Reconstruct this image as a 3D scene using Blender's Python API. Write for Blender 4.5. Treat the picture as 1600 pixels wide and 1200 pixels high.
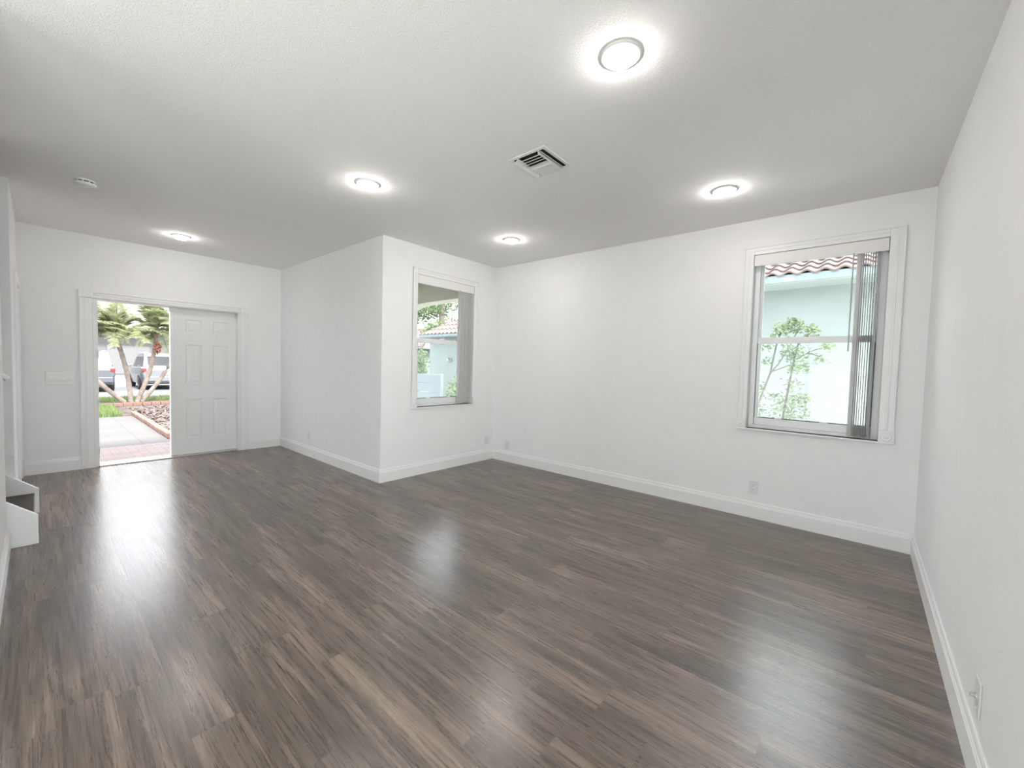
import bpy, bmesh, math, random
from mathutils import Vector, Matrix

for o in list(bpy.data.objects):
    bpy.data.objects.remove(o)
scene = bpy.context.scene
COL = scene.collection
PI = math.pi

# ------------------------------------------------------------------ camera
H = 2.75                                   # ceiling height
CAM_H, F_PX = 1.3446, 637.38
YAW, PITCH, ROLL = 0.710140, -0.0423504, 0.0270953
fw = Vector((math.cos(YAW) * math.cos(PITCH), math.sin(YAW) * math.cos(PITCH), math.sin(PITCH)))
rt = Vector((math.sin(YAW), -math.cos(YAW), 0.0))
up = rt.cross(fw)
rt2 = rt * math.cos(ROLL) + up * math.sin(ROLL)
up2 = -rt * math.sin(ROLL) + up * math.cos(ROLL)
cam_d = bpy.data.cameras.new('camera')
cam = bpy.data.objects.new('camera', cam_d)
COL.objects.link(cam)
cam_d.sensor_fit = 'HORIZONTAL'
cam_d.sensor_width = 36.0
cam_d.lens = F_PX / 1600.0 * 36.0
cam_d.clip_start = 0.02
cam_d.clip_end = 500
m = Matrix((rt2, up2, -fw)).transposed().to_4x4()
m.translation = Vector((0, 0, CAM_H))
cam.matrix_world = m
scene.camera = cam

# ------------------------------------------------------------------ world, sun, added fill lamps
scene.view_settings.view_transform = 'Standard'
scene.view_settings.look = 'None'
scene.view_settings.gamma = 1.0
scene.view_settings.use_curve_mapping = False
scene.view_settings.exposure = 0.15
SKY, SUN, FILL, FILL2, LAMP = 5.2, 10.0, 18.0, 90.0, 108.0

world = bpy.data.worlds.new('overcast_sky')
scene.world = world
world.use_nodes = True
bg = world.node_tree.nodes['Background']
bg.inputs[0].default_value = (0.93, 0.955, 1.0, 1)
bg.inputs[1].default_value = SKY

sd = bpy.data.lights.new('sun', 'SUN')
sd.energy = SUN
sd.angle = math.radians(9)
sd.color = (1.0, 0.96, 0.9)
so = bpy.data.objects.new('sun', sd)
COL.objects.link(so)
so.location = (0, -10, 20)
so.rotation_euler = Vector((0.0, 0.62, -0.80)).to_track_quat('-Z', 'Y').to_euler()

# added fill lamp inside the unseen rear glass door, brightens the room
ad = bpy.data.lights.new('fill_lamp', 'AREA')
ad.shape = 'RECTANGLE'
ad.size, ad.size_y = 2.5, 1.5
ad.energy = FILL
ad.color = (1.0, 0.985, 0.965)
ao = bpy.data.objects.new('fill_lamp', ad)
COL.objects.link(ao)
ao.location = (-4.52, 1.15, 0.85)
ao.rotation_euler = Vector((1, 0.0, 0.3)).to_track_quat('-Z', 'Y').to_euler()
# second added fill lamp, outside the unseen glass door in the right wall
ad2 = bpy.data.lights.new('fill_lamp', 'AREA')
ad2.shape = 'RECTANGLE'
ad2.size, ad2.size_y = 4.6, 1.6
ad2.energy = FILL2
ad2.color = (1.0, 0.985, 0.965)
ao2 = bpy.data.objects.new('fill_lamp', ad2)
COL.objects.link(ao2)
ao2.location = (-0.6, -2.0, 0.95)
ao2.rotation_euler = Vector((0.0, 1.0, 0.10)).to_track_quat('-Z', 'Y').to_euler()

# ------------------------------------------------------------------ materials
def nt(name):
    mt = bpy.data.materials.new(name)
    mt.use_nodes = True
    t = mt.node_tree
    return mt, t, t.nodes, t.links, t.nodes['Principled BSDF']

def mat(name, col, rough=0.5, spec=0.5, metal=0.0, var=0.0, vscale=8.0, bump=0.0, bscale=60.0, trans=0.0):
    mt, t, N, L, b = nt(name)
    b.inputs['Roughness'].default_value = rough
    b.inputs['Specular IOR Level'].default_value = spec
    b.inputs['Metallic'].default_value = metal
    tc = N.new('ShaderNodeTexCoord')
    nz = N.new('ShaderNodeTexNoise')
    nz.inputs['Scale'].default_value = vscale
    nz.inputs['Detail'].default_value = 6
    L.new(tc.outputs['Object'], nz.inputs['Vector'])
    rp = N.new('ShaderNodeValToRGB')
    v = var
    rp.color_ramp.elements[0].color = tuple(max(0, c * (1 - v)) for c in col) + (1,)
    rp.color_ramp.elements[1].color = tuple(min(1, c * (1 + v)) for c in col) + (1,)
    rp.color_ramp.elements[0].position = 0.3
    rp.color_ramp.elements[1].position = 0.7
    L.new(nz.outputs['Fac'], rp.inputs['Fac'])
    L.new(rp.outputs['Color'], b.inputs['Base Color'])
    if bump:
        n2 = N.new('ShaderNodeTexNoise')
        n2.inputs['Scale'].default_value = bscale
        n2.inputs['Detail'].default_value = 3
        L.new(tc.outputs['Object'], n2.inputs['Vector'])
        bp = N.new('ShaderNodeBump')
        bp.inputs['Strength'].default_value = bump
        bp.inputs['Distance'].default_value = 0.004
        L.new(n2.outputs['Fac'], bp.inputs['Height'])
        L.new(bp.outputs['Normal'], b.inputs['Normal'])
    if trans:
        tr = N.new('ShaderNodeBsdfTranslucent')
        L.new(rp.outputs['Color'], tr.inputs['Color'])
        mx = N.new('ShaderNodeMixShader')
        mx.inputs[0].default_value = trans
        L.new(b.outputs[0], mx.inputs[1])
        L.new(tr.outputs[0], mx.inputs[2])
        L.new(mx.outputs[0], N['Material Output'].inputs['Surface'])
    return mt

def emit(name, col, s):
    mt, t, N, L, b = nt(name)
    b.inputs['Base Color'].default_value = (0.9, 0.9, 0.9, 1)
    b.inputs['Emission Color'].default_value = col + (1,)
    b.inputs['Emission Strength'].default_value = s
    return mt

def glass(name, tint=(0.96, 0.99, 0.98)):
    mt, t, N, L, b = nt(name)
    N.remove(b)
    tr = N.new('ShaderNodeBsdfTransparent')
    tr.inputs[0].default_value = tint + (1,)
    gl = N.new('ShaderNodeBsdfGlossy')
    gl.inputs['Roughness'].default_value = 0.01
    fr = N.new('ShaderNodeFresnel')
    fr.inputs[0].default_value = 1.3
    mx = N.new('ShaderNodeMixShader')
    L.new(fr.outputs[0], mx.inputs[0])
    L.new(tr.outputs[0], mx.inputs[1])
    L.new(gl.outputs[0], mx.inputs[2])
    L.new(mx.outputs[0], N['Material Output'].inputs['Surface'])
    return mt

def wood_floor(name):
    """vinyl planks along Y, 15.5 cm wide and 1.21 m long, every row shifted by its own amount"""
    mt, t, N, L, b = nt(name)
    def mth(op, a, c=None, d=None):
        n = N.new('ShaderNodeMath'); n.operation = op
        for i, v in enumerate((a, c, d)):
            if v is None: continue
            if hasattr(v, 'links'): L.new(v, n.inputs[i])
            else: n.inputs[i].default_value = v
        return n.outputs[0]
    tc = N.new('ShaderNodeTexCoord')
    sep = N.new('ShaderNodeSeparateXYZ')
    L.new(tc.outputs['Object'], sep.inputs[0])
    PW, PL = 0.155, 1.21
    xr = mth('MULTIPLY_ADD', sep.outputs['X'], 1 / PW, 40 - 0.024 / PW)
    row = mth('FLOOR', xr); fx = mth('FRACT', xr)
    w1 = N.new('ShaderNodeTexWhiteNoise'); w1.noise_dimensions = '1D'
    L.new(row, w1.inputs['W'])
    yr = mth('ADD', mth('MULTIPLY_ADD', sep.outputs['Y'], 1 / PL, 30.0), w1.outputs['Value'])
    idx = mth('FLOOR', yr); fy = mth('FRACT', yr)
    cb = N.new('ShaderNodeCombineXYZ'); L.new(row, cb.inputs[0]); L.new(idx, cb.inputs[1])
    w2 = N.new('ShaderNodeTexWhiteNoise'); w2.noise_dimensions = '2D'
    L.new(cb.outputs[0], w2.inputs['Vector'])
    rnd = w2.outputs['Value']
    ex = mth('MULTIPLY', mth('MINIMUM', fx, mth('SUBTRACT', 1.0, fx)), PW)
    ey = mth('MULTIPLY', mth('MINIMUM', fy, mth('SUBTRACT', 1.0, fy)), PL)
    ed = N.new('ShaderNodeMapRange')
    L.new(mth('MINIMUM', ex, ey), ed.inputs['Value'])
    ed.inputs['From Min'].default_value = 0.0003; ed.inputs['From Max'].default_value = 0.0014
    ed.inputs['To Min'].default_value = 1.0; ed.inputs['To Max'].default_value = 0.0
    def stretched(sx, sy, detail, wmul, rough=0.6, dist=0.0):
        mp = N.new('ShaderNodeMapping')
        mp.inputs['Scale'].default_value = (sx, sy, 1)
        L.new(tc.outputs['Object'], mp.inputs['Vector'])
        nz = N.new('ShaderNodeTexNoise')
        nz.noise_dimensions = '4D'
        nz.inputs['Scale'].default_value = 1.0
        nz.inputs['Detail'].default_value = detail
        nz.inputs['Roughness'].default_value = rough
        nz.inputs['Distortion'].default_value = dist
        L.new(mp.outputs[0], nz.inputs['Vector'])
        L.new(mth('MULTIPLY', rnd, wmul), nz.inputs['W'])
        return nz.outputs['Fac']
    broad = stretched(13.0, 1.1, 4, 37.0, 0.55, 0.7)
    grain = stretched(85.0, 2.6, 5, 61.0, 0.7, 0.4)
    pores = stretched(260.0, 8.0, 3, 23.0, 0.7)
    knots = stretched(24.0, 5.0, 2, 91.0, 0.5, 0.3)
    s = mth('MULTIPLY_ADD', mth('SUBTRACT', broad, 0.5), 1.35, 0.55)
    s = mth('MULTIPLY_ADD', mth('SUBTRACT', grain, 0.5), 1.15, s)
    s = mth('MULTIPLY_ADD', mth('SUBTRACT', pores, 0.5), 0.6, s)
    s = mth('MULTIPLY_ADD', mth('SUBTRACT', rnd, 0.5), 0.18, s)
    kn = N.new('ShaderNodeMapRange')
    L.new(knots, kn.inputs['Value'])
    kn.inputs['From Min'].default_value = 0.70; kn.inputs['From Max'].default_value = 0.80
    kn.inputs['To Min'].default_value = 0.0; kn.inputs['To Max'].default_value = 0.25
    s = mth('SUBTRACT', s, kn.outputs[0])
    rp = N.new('ShaderNodeValToRGB')
    e = rp.color_ramp.elements
    e[0].position, e[0].color = 0.08, (0.020, 0.0125, 0.009, 1)
    e[1].position, e[1].color = 0.92, (0.30, 0.215, 0.160, 1)
    for p_, c_ in ((0.33, (0.052, 0.034, 0.024, 1)), (0.5, (0.090, 0.061, 0.045, 1)), (0.67, (0.148, 0.103, 0.077, 1))):
        q = e.new(p_); q.color = c_
    L.new(s, rp.inputs['Fac'])
    mx = N.new('ShaderNodeMix'); mx.data_type = 'RGBA'
    mx.inputs['B'].default_value = (0.03, 0.023, 0.019, 1)
    L.new(mth('MULTIPLY', ed.outputs[0], 0.55), mx.inputs['Factor'])
    L.new(rp.outputs['Color'], mx.inputs['A'])
    L.new(mx.outputs['Result'], b.inputs['Base Color'])
    ro = mth('MULTIPLY_ADD', grain, 0.12, 0.22)
    L.new(ro, b.inputs['Roughness'])
    b.inputs['Specular IOR Level'].default_value = 0.85
    b.inputs['IOR'].default_value = 1.75
    bp = N.new('ShaderNodeBump')
    bp.inputs['Strength'].default_value = 0.04
    bp.inputs['Distance'].default_value = 0.002
    L.new(mth('MULTIPLY_ADD', ed.outputs[0], -1.5, grain), bp.inputs['Height'])
    L.new(bp.outputs['Normal'], b.inputs['Normal'])
    return mt

def paver_mat(name, c1, c2, bw, rh, mortar, off=0.5):
    mt, t, N, L, b = nt(name)
    tc = N.new('ShaderNodeTexCoord')
    br = N.new('ShaderNodeTexBrick')
    br.offset = off
    br.inputs['Color1'].default_value = c1 + (1,)
    br.inputs['Color2'].default_value = c2 + (1,)
    br.inputs['Mortar'].default_value = mortar + (1,)
    br.inputs['Scale'].default_value = 1.0
    br.inputs['Mortar Size'].default_value = 0.006
    br.inputs['Brick Width'].default_value = bw
    br.inputs['Row Height'].default_value = rh
    L.new(tc.outputs['Object'], br.inputs['Vector'])
    L.new(br.outputs['Color'], b.inputs['Base Color'])
    b.inputs['Roughness'].default_value = 0.85
    return mt

M = {}
M['wall'] = mat('wall_paint', (0.90, 0.893, 0.892), 0.75, 0.25, var=0.01, bump=0.35, bscale=170)
M['ceiling'] = mat('ceiling_paint', (0.95, 0.94, 0.928), 0.9, 0.15, var=0.03, vscale=140, bump=0.8, bscale=170)
M['trim'] = mat('trim_paint', (0.88, 0.88, 0.875), 0.38, 0.5, var=0.008)
M['door'] = mat('door_paint', (0.86, 0.86, 0.855), 0.42, 0.5, var=0.008)
M['floor'] = wood_floor('wood_planks')
M['plastic'] = mat('white_plastic', (0.84, 0.84, 0.83), 0.35, 0.5, var=0.008)
M['switch'] = mat('plate_plastic', (0.80, 0.80, 0.79), 0.35, 0.5, var=0.008)
M['alu'] = mat('white_aluminium', (0.87, 0.89, 0.90), 0.4, 0.5, var=0.01)
M['gasket'] = mat('black_gasket', (0.03, 0.03, 0.03), 0.6)
M['dark'] = mat('opening_shade', (0.012, 0.012, 0.012), 0.9)  # near-black that stands for the shade inside openings and slots
M['metal'] = mat('brushed_steel', (0.55, 0.55, 0.55), 0.35, 0.5, 1.0, var=0.05, vscale=30)
M['brass'] = mat('coax_metal', (0.75, 0.72, 0.65), 0.3, 0.5, 1.0)
M['vane'] = mat('blind_vinyl', (0.84, 0.83, 0.82), 0.5, 0.3, var=0.01, trans=0.45)
M['valance'] = mat('valance_vinyl', (0.86, 0.84, 0.82), 0.45, 0.4, var=0.01)
M['clear'] = glass('wand_acrylic', (0.6, 0.6, 0.6))
M['glass'] = glass('window_glass')
M['lens'] = emit('lamp_lens', (1.0, 0.955, 0.92), LAMP)
M['stucco'] = mat('mint_stucco', (0.225, 0.256, 0.252), 0.9, 0.2, var=0.04, vscale=3, bump=0.5, bscale=40)
M['fascia'] = mat('fascia_paint', (0.20, 0.245, 0.265), 0.6, 0.3, var=0.02)
M['soffit'] = mat('soffit_paint', (0.28, 0.315, 0.305), 0.8, 0.2, var=0.02)
M['tan'] = mat('porch_stucco', (0.40, 0.39, 0.33), 0.9, 0.2, var=0.03, bump=0.4, bscale=40)
M['tile'] = mat('clay_tile', (0.155, 0.115, 0.111), 0.8, 0.3, var=0.14, vscale=3.5)
M['tread'] = mat('tread_wood', (0.075, 0.055, 0.045), 0.5, 0.25, var=0.3, vscale=14)
M['brick'] = mat('edging_brick', (0.20, 0.125, 0.098), 0.9, 0.2, var=0.25, vscale=9, bump=0.4, bscale=50)
M['landing'] = paver_mat('landing_pavers', (0.150, 0.112, 0.106), (0.175, 0.138, 0.131), 0.2, 0.1, (0.105, 0.085, 0.08))
M['path'] = paver_mat('path_pavers', (0.084, 0.080, 0.079), (0.094, 0.089, 0.087), 0.57, 0.57, (0.058, 0.055, 0.054), 0.0)
M['street'] = mat('street_concrete', (0.15, 0.152, 0.156), 0.9, 0.2, var=0.05, vscale=1.2)
M['gravel'] = mat('pale_gravel', (0.78, 0.78, 0.76), 0.95, 0.1, var=0.12, vscale=20)
M['drive'] = mat('grey_gravel', (0.38, 0.38, 0.37), 0.95, 0.1, var=0.15, vscale=20)
M['soil'] = mat('mulch_soil', (0.085, 0.068, 0.063), 0.95, 0.1, var=0.5, vscale=9, bump=1.0, bscale=25)
M['chip'] = mat('mulch_chip', (0.15, 0.12, 0.112), 0.95, 0.1, var=0.4, vscale=6)
M['lawn'] = mat('lawn', (0.10, 0.16, 0.05), 0.95, 0.1, var=0.3, vscale=7)
M['blade'] = mat('grass_blade', (0.16, 0.22, 0.085), 0.7, 0.2, var=0.3, vscale=4, trans=0.35)
M['frond'] = mat('palm_frond', (0.26, 0.29, 0.16), 0.55, 0.3, var=0.35, vscale=4, trans=0.5)
M['rachis'] = mat('palm_rachis', (0.27, 0.27, 0.15), 0.6, 0.3, var=0.2)
M['trunk'] = mat('palm_trunk', (0.215, 0.182, 0.16), 0.95, 0.1, var=0.25, vscale=12, bump=1.0, bscale=22)
M['fruit'] = mat('palm_fruit', (0.26, 0.10, 0.07), 0.6, 0.3, var=0.3, vscale=20)
M['leaf'] = mat('leaf_green', (0.17, 0.225, 0.115), 0.6, 0.3, var=0.4, vscale=5, trans=0.35)
M['leaf_pale'] = mat('leaf_pale', (0.18, 0.22, 0.14), 0.6, 0.3, var=0.35, vscale=5, trans=0.35)
M['bark'] = mat('bark', (0.16, 0.14, 0.12), 0.95, 0.1, var=0.3, vscale=14)
M['vinyl'] = mat('vinyl_fence', (0.19, 0.215, 0.23), 0.5, 0.3, var=0.01)
M['car_white'] = mat('car_white', (0.155, 0.16, 0.172), 0.25, 0.6, var=0.01)
M['car_silver'] = mat('car_silver', (0.115, 0.122, 0.142), 0.28, 0.6, 0.2, var=0.02)
M['car_glass'] = mat('car_glass', (0.025, 0.028, 0.033), 0.12, 0.25)
M['tyre'] = mat('tyre', (0.03, 0.03, 0.03), 0.8)
M['tail'] = mat('tail_lamp', (0.2, 0.03, 0.03), 0.25)
M['rim'] = mat('wheel_rim', (0.6, 0.6, 0.62), 0.3, 0.5, 0.8)
M['house'] = mat('house_stucco', (0.15, 0.15, 0.148), 0.9, 0.2, var=0.03)
M['garage'] = mat('garage_door_paint', (0.16, 0.16, 0.165), 0.6, 0.3, var=0.03)
M['grey_roof'] = mat('grey_shingle', (0.2, 0.19, 0.185), 0.9, 0.2, var=0.15, vscale=6)

# ------------------------------------------------------------------ mesh helpers
class MB:
    def __init__(s):
        s.v, s.f = [], []
    def box(s, a, b):
        x0, x1 = sorted((a[0], b[0])); y0, y1 = sorted((a[1], b[1])); z0, z1 = sorted((a[2], b[2]))
        i = len(s.v)
        s.v += [(x0, y0, z0), (x1, y0, z0), (x1, y1, z0), (x0, y1, z0), (x0, y0, z1), (x1, y0, z1), (x1, y1, z1), (x0, y1, z1)]
        s.f += [tuple(i + k for k in q) for q in ((0, 3, 2, 1), (4, 5, 6, 7), (0, 1, 5, 4), (1, 2, 6, 5), (2, 3, 7, 6), (3, 0, 4, 7))]
        return s
    def poly(s, pts):
        i = len(s.v)
        s.v += [tuple(p) for p in pts]
        s.f.append(tuple(range(i, i + len(pts))))
        return s
    def prism(s, pts, axis, a, b):
        """pts: 2D outline in the two other axes (in xyz order); extruded along axis from a to b"""
        def put(p, w):
            if axis == 0: return (w, p[0], p[1])
            if axis == 1: return (p[0], w, p[1])
            return (p[0], p[1], w)
        n = len(pts); i = len(s.v)
        s.v += [put(p, a) for p in pts] + [put(p, b) for p in pts]
        s.f.append(tuple(i + k for k in range(n)))
        s.f.append(tuple(i + n + k for k in reversed(range(n))))
        for k in range(n):
            k2 = (k + 1) % n
            s.f.append((i + k, i + n + k, i + n + k2, i + k2))
        return s
    def loft(s, rings, closed=True, caps=True):
        i = len(s.v); n = len(rings[0])
        for r in rings: s.v += [tuple(p) for p in r]
        for k in range(len(rings) - 1):
            for j in range(n if closed else n - 1):
                j2 = (j + 1) % n
                s.f.append((i + k * n + j, i + k * n + j2, i + (k + 1) * n + j2, i + (k + 1) * n + j))
        if caps and closed:
            s.f.append(tuple(i + j for j in reversed(range(n))))
            s.f.append(tuple(i + (len(rings) - 1) * n + j for j in range(n)))
        return s
    def tube(s, path, radii, n=8, caps=True):
        path = [Vector(p) for p in path]
        if not hasattr(radii, '__len__'): radii = [radii] * len(path)
        rings = []
        for k, p in enumerate(path):
            d = (path[min(k + 1, len(path) - 1)] - path[max(k - 1, 0)]).normalized()
            a = Vector((0, 0, 1)) if abs(d.z) < 0.9 else Vector((1, 0, 0))
            u = d.cross(a).normalized(); w = d.cross(u)
            rings.append([p + (u * math.cos(2 * PI * j / n) + w * math.sin(2 * PI * j / n)) * radii[k] for j in range(n)])
        return s.loft(rings, caps=caps)
    def lathe(s, prof, c=(0, 0, 0), n=32, axis=2, caps=False):
        rings = []
        for r, h in prof:
            ring = []
            for j in range(n):
                a = 2 * PI * j / n
                x, y = r * math.cos(a), r * math.sin(a)
                if axis == 2: q = (c[0] + x, c[1] + y, c[2] + h)
                elif axis == 1: q = (c[0] + x, c[1] + h, c[2] + y)
                else: q = (c[0] + h, c[1] + x, c[2] + y)
                ring.append(q)
            rings.append(ring)
        return s.loft(rings, caps=caps)
    def build(s, name, material, parent=None, bevel=0.0, seg=2, smooth=False, at=None):
        """at: local origin; vertices are given in world (or the parent's own) space"""
        me = bpy.data.meshes.new(name)
        off = Vector(at) if at is not None else Vector((0, 0, 0))
        me.from_pydata([tuple(Vector(p) - off) for p in s.v], [], s.f)
        bm = bmesh.new(); bm.from_mesh(me)
        bmesh.ops.recalc_face_normals(bm, faces=bm.faces)
        bm.to_mesh(me); bm.free()
        me.materials.append(material)
        if smooth:
            for p in me.polygons: p.use_smooth = True
        o = bpy.data.objects.new(name, me)
        COL.objects.link(o)
        if parent is not None:
            o.parent = parent
        o.location = off
        if bevel:
            bv = o.modifiers.new('bevel', 'BEVEL')
            bv.width = bevel; bv.segments = seg; bv.limit_method = 'ANGLE'; bv.angle_limit = math.radians(40)
        return o

def tag(o, label=None, cat=None, group=None, kind=None):
    if label: o['label'] = label
    if cat: o['category'] = cat
    if group: o['group'] = group
    if kind: o['kind'] = kind
    return o

def empty(name, loc, rz=0.0, label=None, cat=None, group=None, kind=None):
    o = bpy.data.objects.new(name, None)
    COL.objects.link(o)
    o.location = loc
    o.rotation_euler = (0, 0, rz)
    o.empty_display_size = 0.1
    return tag(o, label, cat, group, kind)

def copy_tree(o, parent=None):
    c = o.copy()
    COL.objects.link(c)
    if parent is not None: c.parent = parent
    for ch in list(o.children):
        copy_tree(ch, c)
    return c

# ------------------------------------------------------------------ room dimensions
XB, YR, YW, XS, YD, XL = 4.322, -0.349, 4.059, 2.489, 6.943, -0.137
XN = -0.155                                   # near part of the left wall
HB, TB = 0.150, 0.015                         # baseboard
T = 0.20                                      # wall thickness
WIN_W = dict(x0=2.956, x1=3.882, z0=0.825, z1=2.416)
WIN_B = dict(y0=-0.108, y1=0.812, z0=0.835, z1=2.428)
DO = dict(x0=0.440, x1=1.937, z1=2.022)
Y_ST0, Y_ST1 = 4.38, 5.27                     # stair opening in the left wall
REAR = -4.6

def struct(mb, name, m_, label, cat, bevel=0.0, smooth=False):
    o = mb.build(name, m_, None, bevel, smooth=smooth)
    return tag(o, label, cat, None, 'structure')

mb = MB()
mb.box((REAR - T, YR - T, -0.1), (XB + T, YW + 0.02, 0))
mb.box((-2.6, YW + 0.02, -0.1), (XS + 0.1, YD + 0.10, 0))
struct(mb, 'floor', M['floor'], 'dark brown wood plank floor of the empty room', 'floor')
mb = MB()
mb.box((REAR - T, YR - T, H), (XB + T, YW + T, H + 0.2))
mb.box((-2.8, YW + T, H), (XS + T, YD + T, H + 0.2))
struct(mb, 'ceiling', M['ceiling'], 'white textured ceiling with recessed lights', 'ceiling')

RD0, RD1 = -2.2, 1.0  # door opening behind the camera, added to let light in
mb = MB()
mb.box((REAR - T, YR - T, -0.1), (RD0, YR, H)).box((RD1, YR - T, -0.1), (XB + T, YR, H)).box((RD0, YR - T, 2.35), (RD1, YR, H))
struct(mb, 'wall_right', M['wall'], 'white textured wall along the right edge of the photo', 'wall')
mb = MB()
w = WIN_B
mb.box((XB, YR, -0.1), (XB + T, w['y0'], H)); mb.box((XB, w['y1'], -0.1), (XB + T, YW + T, H))
mb.box((XB, w['y0'], -0.1), (XB + T, w['y1'], w['z0'])); mb.box((XB, w['y0'], w['z1']), (XB + T, w['y1'], H))
struct(mb, 'wall_back', M['wall'], 'long white wall holding the larger looking window', 'wall')
mb = MB()
w = WIN_W
mb.box((XS, YW, -0.1), (w['x0'], YW + T, H)); mb.box((w['x1'], YW, -0.1), (XB, YW + T, H))
mb.box((w['x0'], YW, -0.1), (w['x1'], YW + T, w['z0'])); mb.box((w['x0'], YW, w['z1']), (w['x1'], YW + T, H))
struct(mb, 'wall_corner', M['wall'], 'short white wall face holding the narrow looking window', 'wall')
struct(MB().box((XS, YW + T, -0.1), (XS + T, YD + T, H)), 'wall_hall', M['wall'], 'white wall side running from the jutting corner to the front door', 'wall')
mb = MB()
mb.box((XL - T, YD, -0.1), (DO['x0'], YD + T, H)); mb.box((DO['x1'], YD, -0.1), (XS, YD + T, H))
mb.box((DO['x0'], YD, DO['z1']), (DO['x1'], YD + T, H))
struct(mb, 'wall_front', M['wall'], 'white wall around the front door', 'wall')
# left wall beyond the stair, with a closet door opening
D2 = dict(y0=6.13, y1=6.80, z1=2.03)
mb = MB()
mb.box((XL - T, Y_ST1, -0.1), (XL, D2['y0'], H)); mb.box((XL - T, D2['y1'], -0.1), (XL, YD, H))
mb.box((XL - T, D2['y0'], D2['z1']), (XL, D2['y1'], H))
struct(mb, 'wall_left', M['wall'], 'white wall beyond the stair at the left edge', 'wall')
struct(MB().box((-2.6, Y_ST1, -0.1), (XL - T, Y_ST1 + 0.15, H)), 'wall_stair', M['wall'], 'grey shaded stairwell wall', 'wall')
struct(MB().box((REAR, 2.70, -0.1), (XN, Y_ST0 - 0.025, H)), 'wall_near', M['wall'], 'white wall nearest the camera on the left', 'wall')
struct(MB().box((-2.8, Y_ST0, -0.1), (-2.6, Y_ST1 + 0.15, H)), 'wall_stair_end', M['wall'], 'end wall of the stairwell', 'wall')
# rear wall behind the camera; its wide glass door is added to let light in
mb = MB()
mb.box((REAR - T, YR, -0.1), (REAR, -0.1, H)); mb.box((REAR - T, 2.4, -0.1), (REAR, 2.70, H))
mb.box((REAR - T, -0.1, 2.35), (REAR, 2.4, H))
struct(mb, 'wall_rear', M['wall'], 'white wall behind the camera around an added glass door', 'wall')
r3 = empty('added_door_3', (REAR - 0.1, 1.15, 0), 0, 'added white framed glass door behind the camera, unseen, lets light in', 'door', None, 'structure')
mb = MB()
for y0, y1 in ((-0.1, -0.04), (1.12, 1.18), (2.34, 2.4)): mb.box((REAR - 0.13, y0, 0), (REAR - 0.07, y1, 2.35))
mb.box((REAR - 0.13, -0.04, 2.29), (REAR - 0.07, 2.34, 2.35)); mb.box((REAR - 0.13, -0.04, 0), (REAR - 0.07, 2.34, 0.06))
o = mb.build('door_frame', M['alu'], r3); o.location = (-(REAR - 0.1), -1.15, 0)
o2 = MB().box((REAR - 0.104, -0.04, 0.06), (REAR - 0.098, 2.34, 2.29)).build('pane', M['glass'], o)

r4 = empty('added_door_4', (-0.6, YR - 0.1, 0), 0, 'added white framed glass door in the right wall behind the camera, unseen, lets light in', 'door', None, 'structure')  # unseen door, added so that light reaches the hall
mb = MB()
for x0, x1 in ((RD0, RD0 + .06), (-0.63, -0.57), (RD1 - .06, RD1)): mb.box((x0, YR - 0.13, 0), (x1, YR - 0.07, 2.35))
mb.box((RD0 + .06, YR - 0.13, 2.29), (RD1 - .06, YR - 0.07, 2.35)); mb.box((RD0 + .06, YR - 0.13, 0), (RD1 - .06, YR - 0.07, 0.06))
o = mb.build('door_frame', M['alu'], r4); o.location = (0.6, -(YR - 0.1), 0)
MB().box((RD0 + .06, YR - 0.104, 0.06), (RD1 - .06, YR - 0.098, 2.29)).build('pane', M['glass'], o)

# ------------------------------------------------------------------ baseboards
def base_run(mb, p, q, nrm, ext0=0.0, ext1=0.0):
    """a moulded baseboard from p to q on the floor; nrm points into the room"""
    p, q, n = Vector((p[0], p[1], 0)), Vector((q[0], q[1], 0)), Vector((nrm[0], nrm[1], 0))
    d = (q - p).normalized()
    prof = [(0, 0), (TB, 0), (TB, HB - 0.037), (TB - 0.003, HB - 0.033), (TB - 0.003, HB - 0.026), (TB - 0.006, HB - 0.022),
            (TB - 0.007, HB - 0.008), (TB - 0.010, HB), (0, HB)]
    # mitre: the end moves along d in proportion to how far the profile stands off
    r0 = [p + n * a + Vector((0, 0, h)) + d * (ext0 * a) for a, h in prof]
    r1 = [q + n * a + Vector((0, 0, h)) + d * (ext1 * a) for a, h in prof]
    mb.loft([r0, r1])

def baseboard(name, runs, label):
    mb = MB()
    for r in runs: base_run(mb, *r)
    return struct(mb, name, M['trim'], label, 'baseboard')
baseboard('baseboard_right', [((XB, YR), (RD1, YR), (0, 1), -1, 0), ((RD0, YR), (REAR, YR), (0, 1), 0, 0)], 'white moulded baseboard along the right wall')
baseboard('baseboard_back', [((XB, YW), (XB, YR), (-1, 0), 1, -1)], 'white moulded baseboard along the long wall under the window')
baseboard('baseboard_corner', [((XS, YW), (XB, YW), (0, -1), -1, -1)], 'white moulded baseboard under the narrow looking window')
baseboard('baseboard_hall', [((XS, YD), (XS, YW), (-1, 0), 1, 1)], 'white moulded baseboard from the front door to the jutting corner')
baseboard('baseboard_front', [((XL, YD), (0.318, YD), (0, -1), 1, 0), ((2.044, YD), (XS, YD), (0, -1), 0, -1)], 'white moulded baseboard on both sides of the front door')
baseboard('baseboard_left', [((XL, Y_ST1 + 0.005), (XL, D2['y0'] - 0.09), (1, 0), 0, 0), ((XL, D2['y1'] + 0.09), (XL, YD), (1, 0), 0, -1)], 'white moulded baseboard on the left wall beyond the stair')
baseboard('baseboard_near', [((XN, 2.70), (XN, Y_ST0 - 0.025), (1, 0), -1, 0)], 'white moulded baseboard on the nearest left wall')

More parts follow.
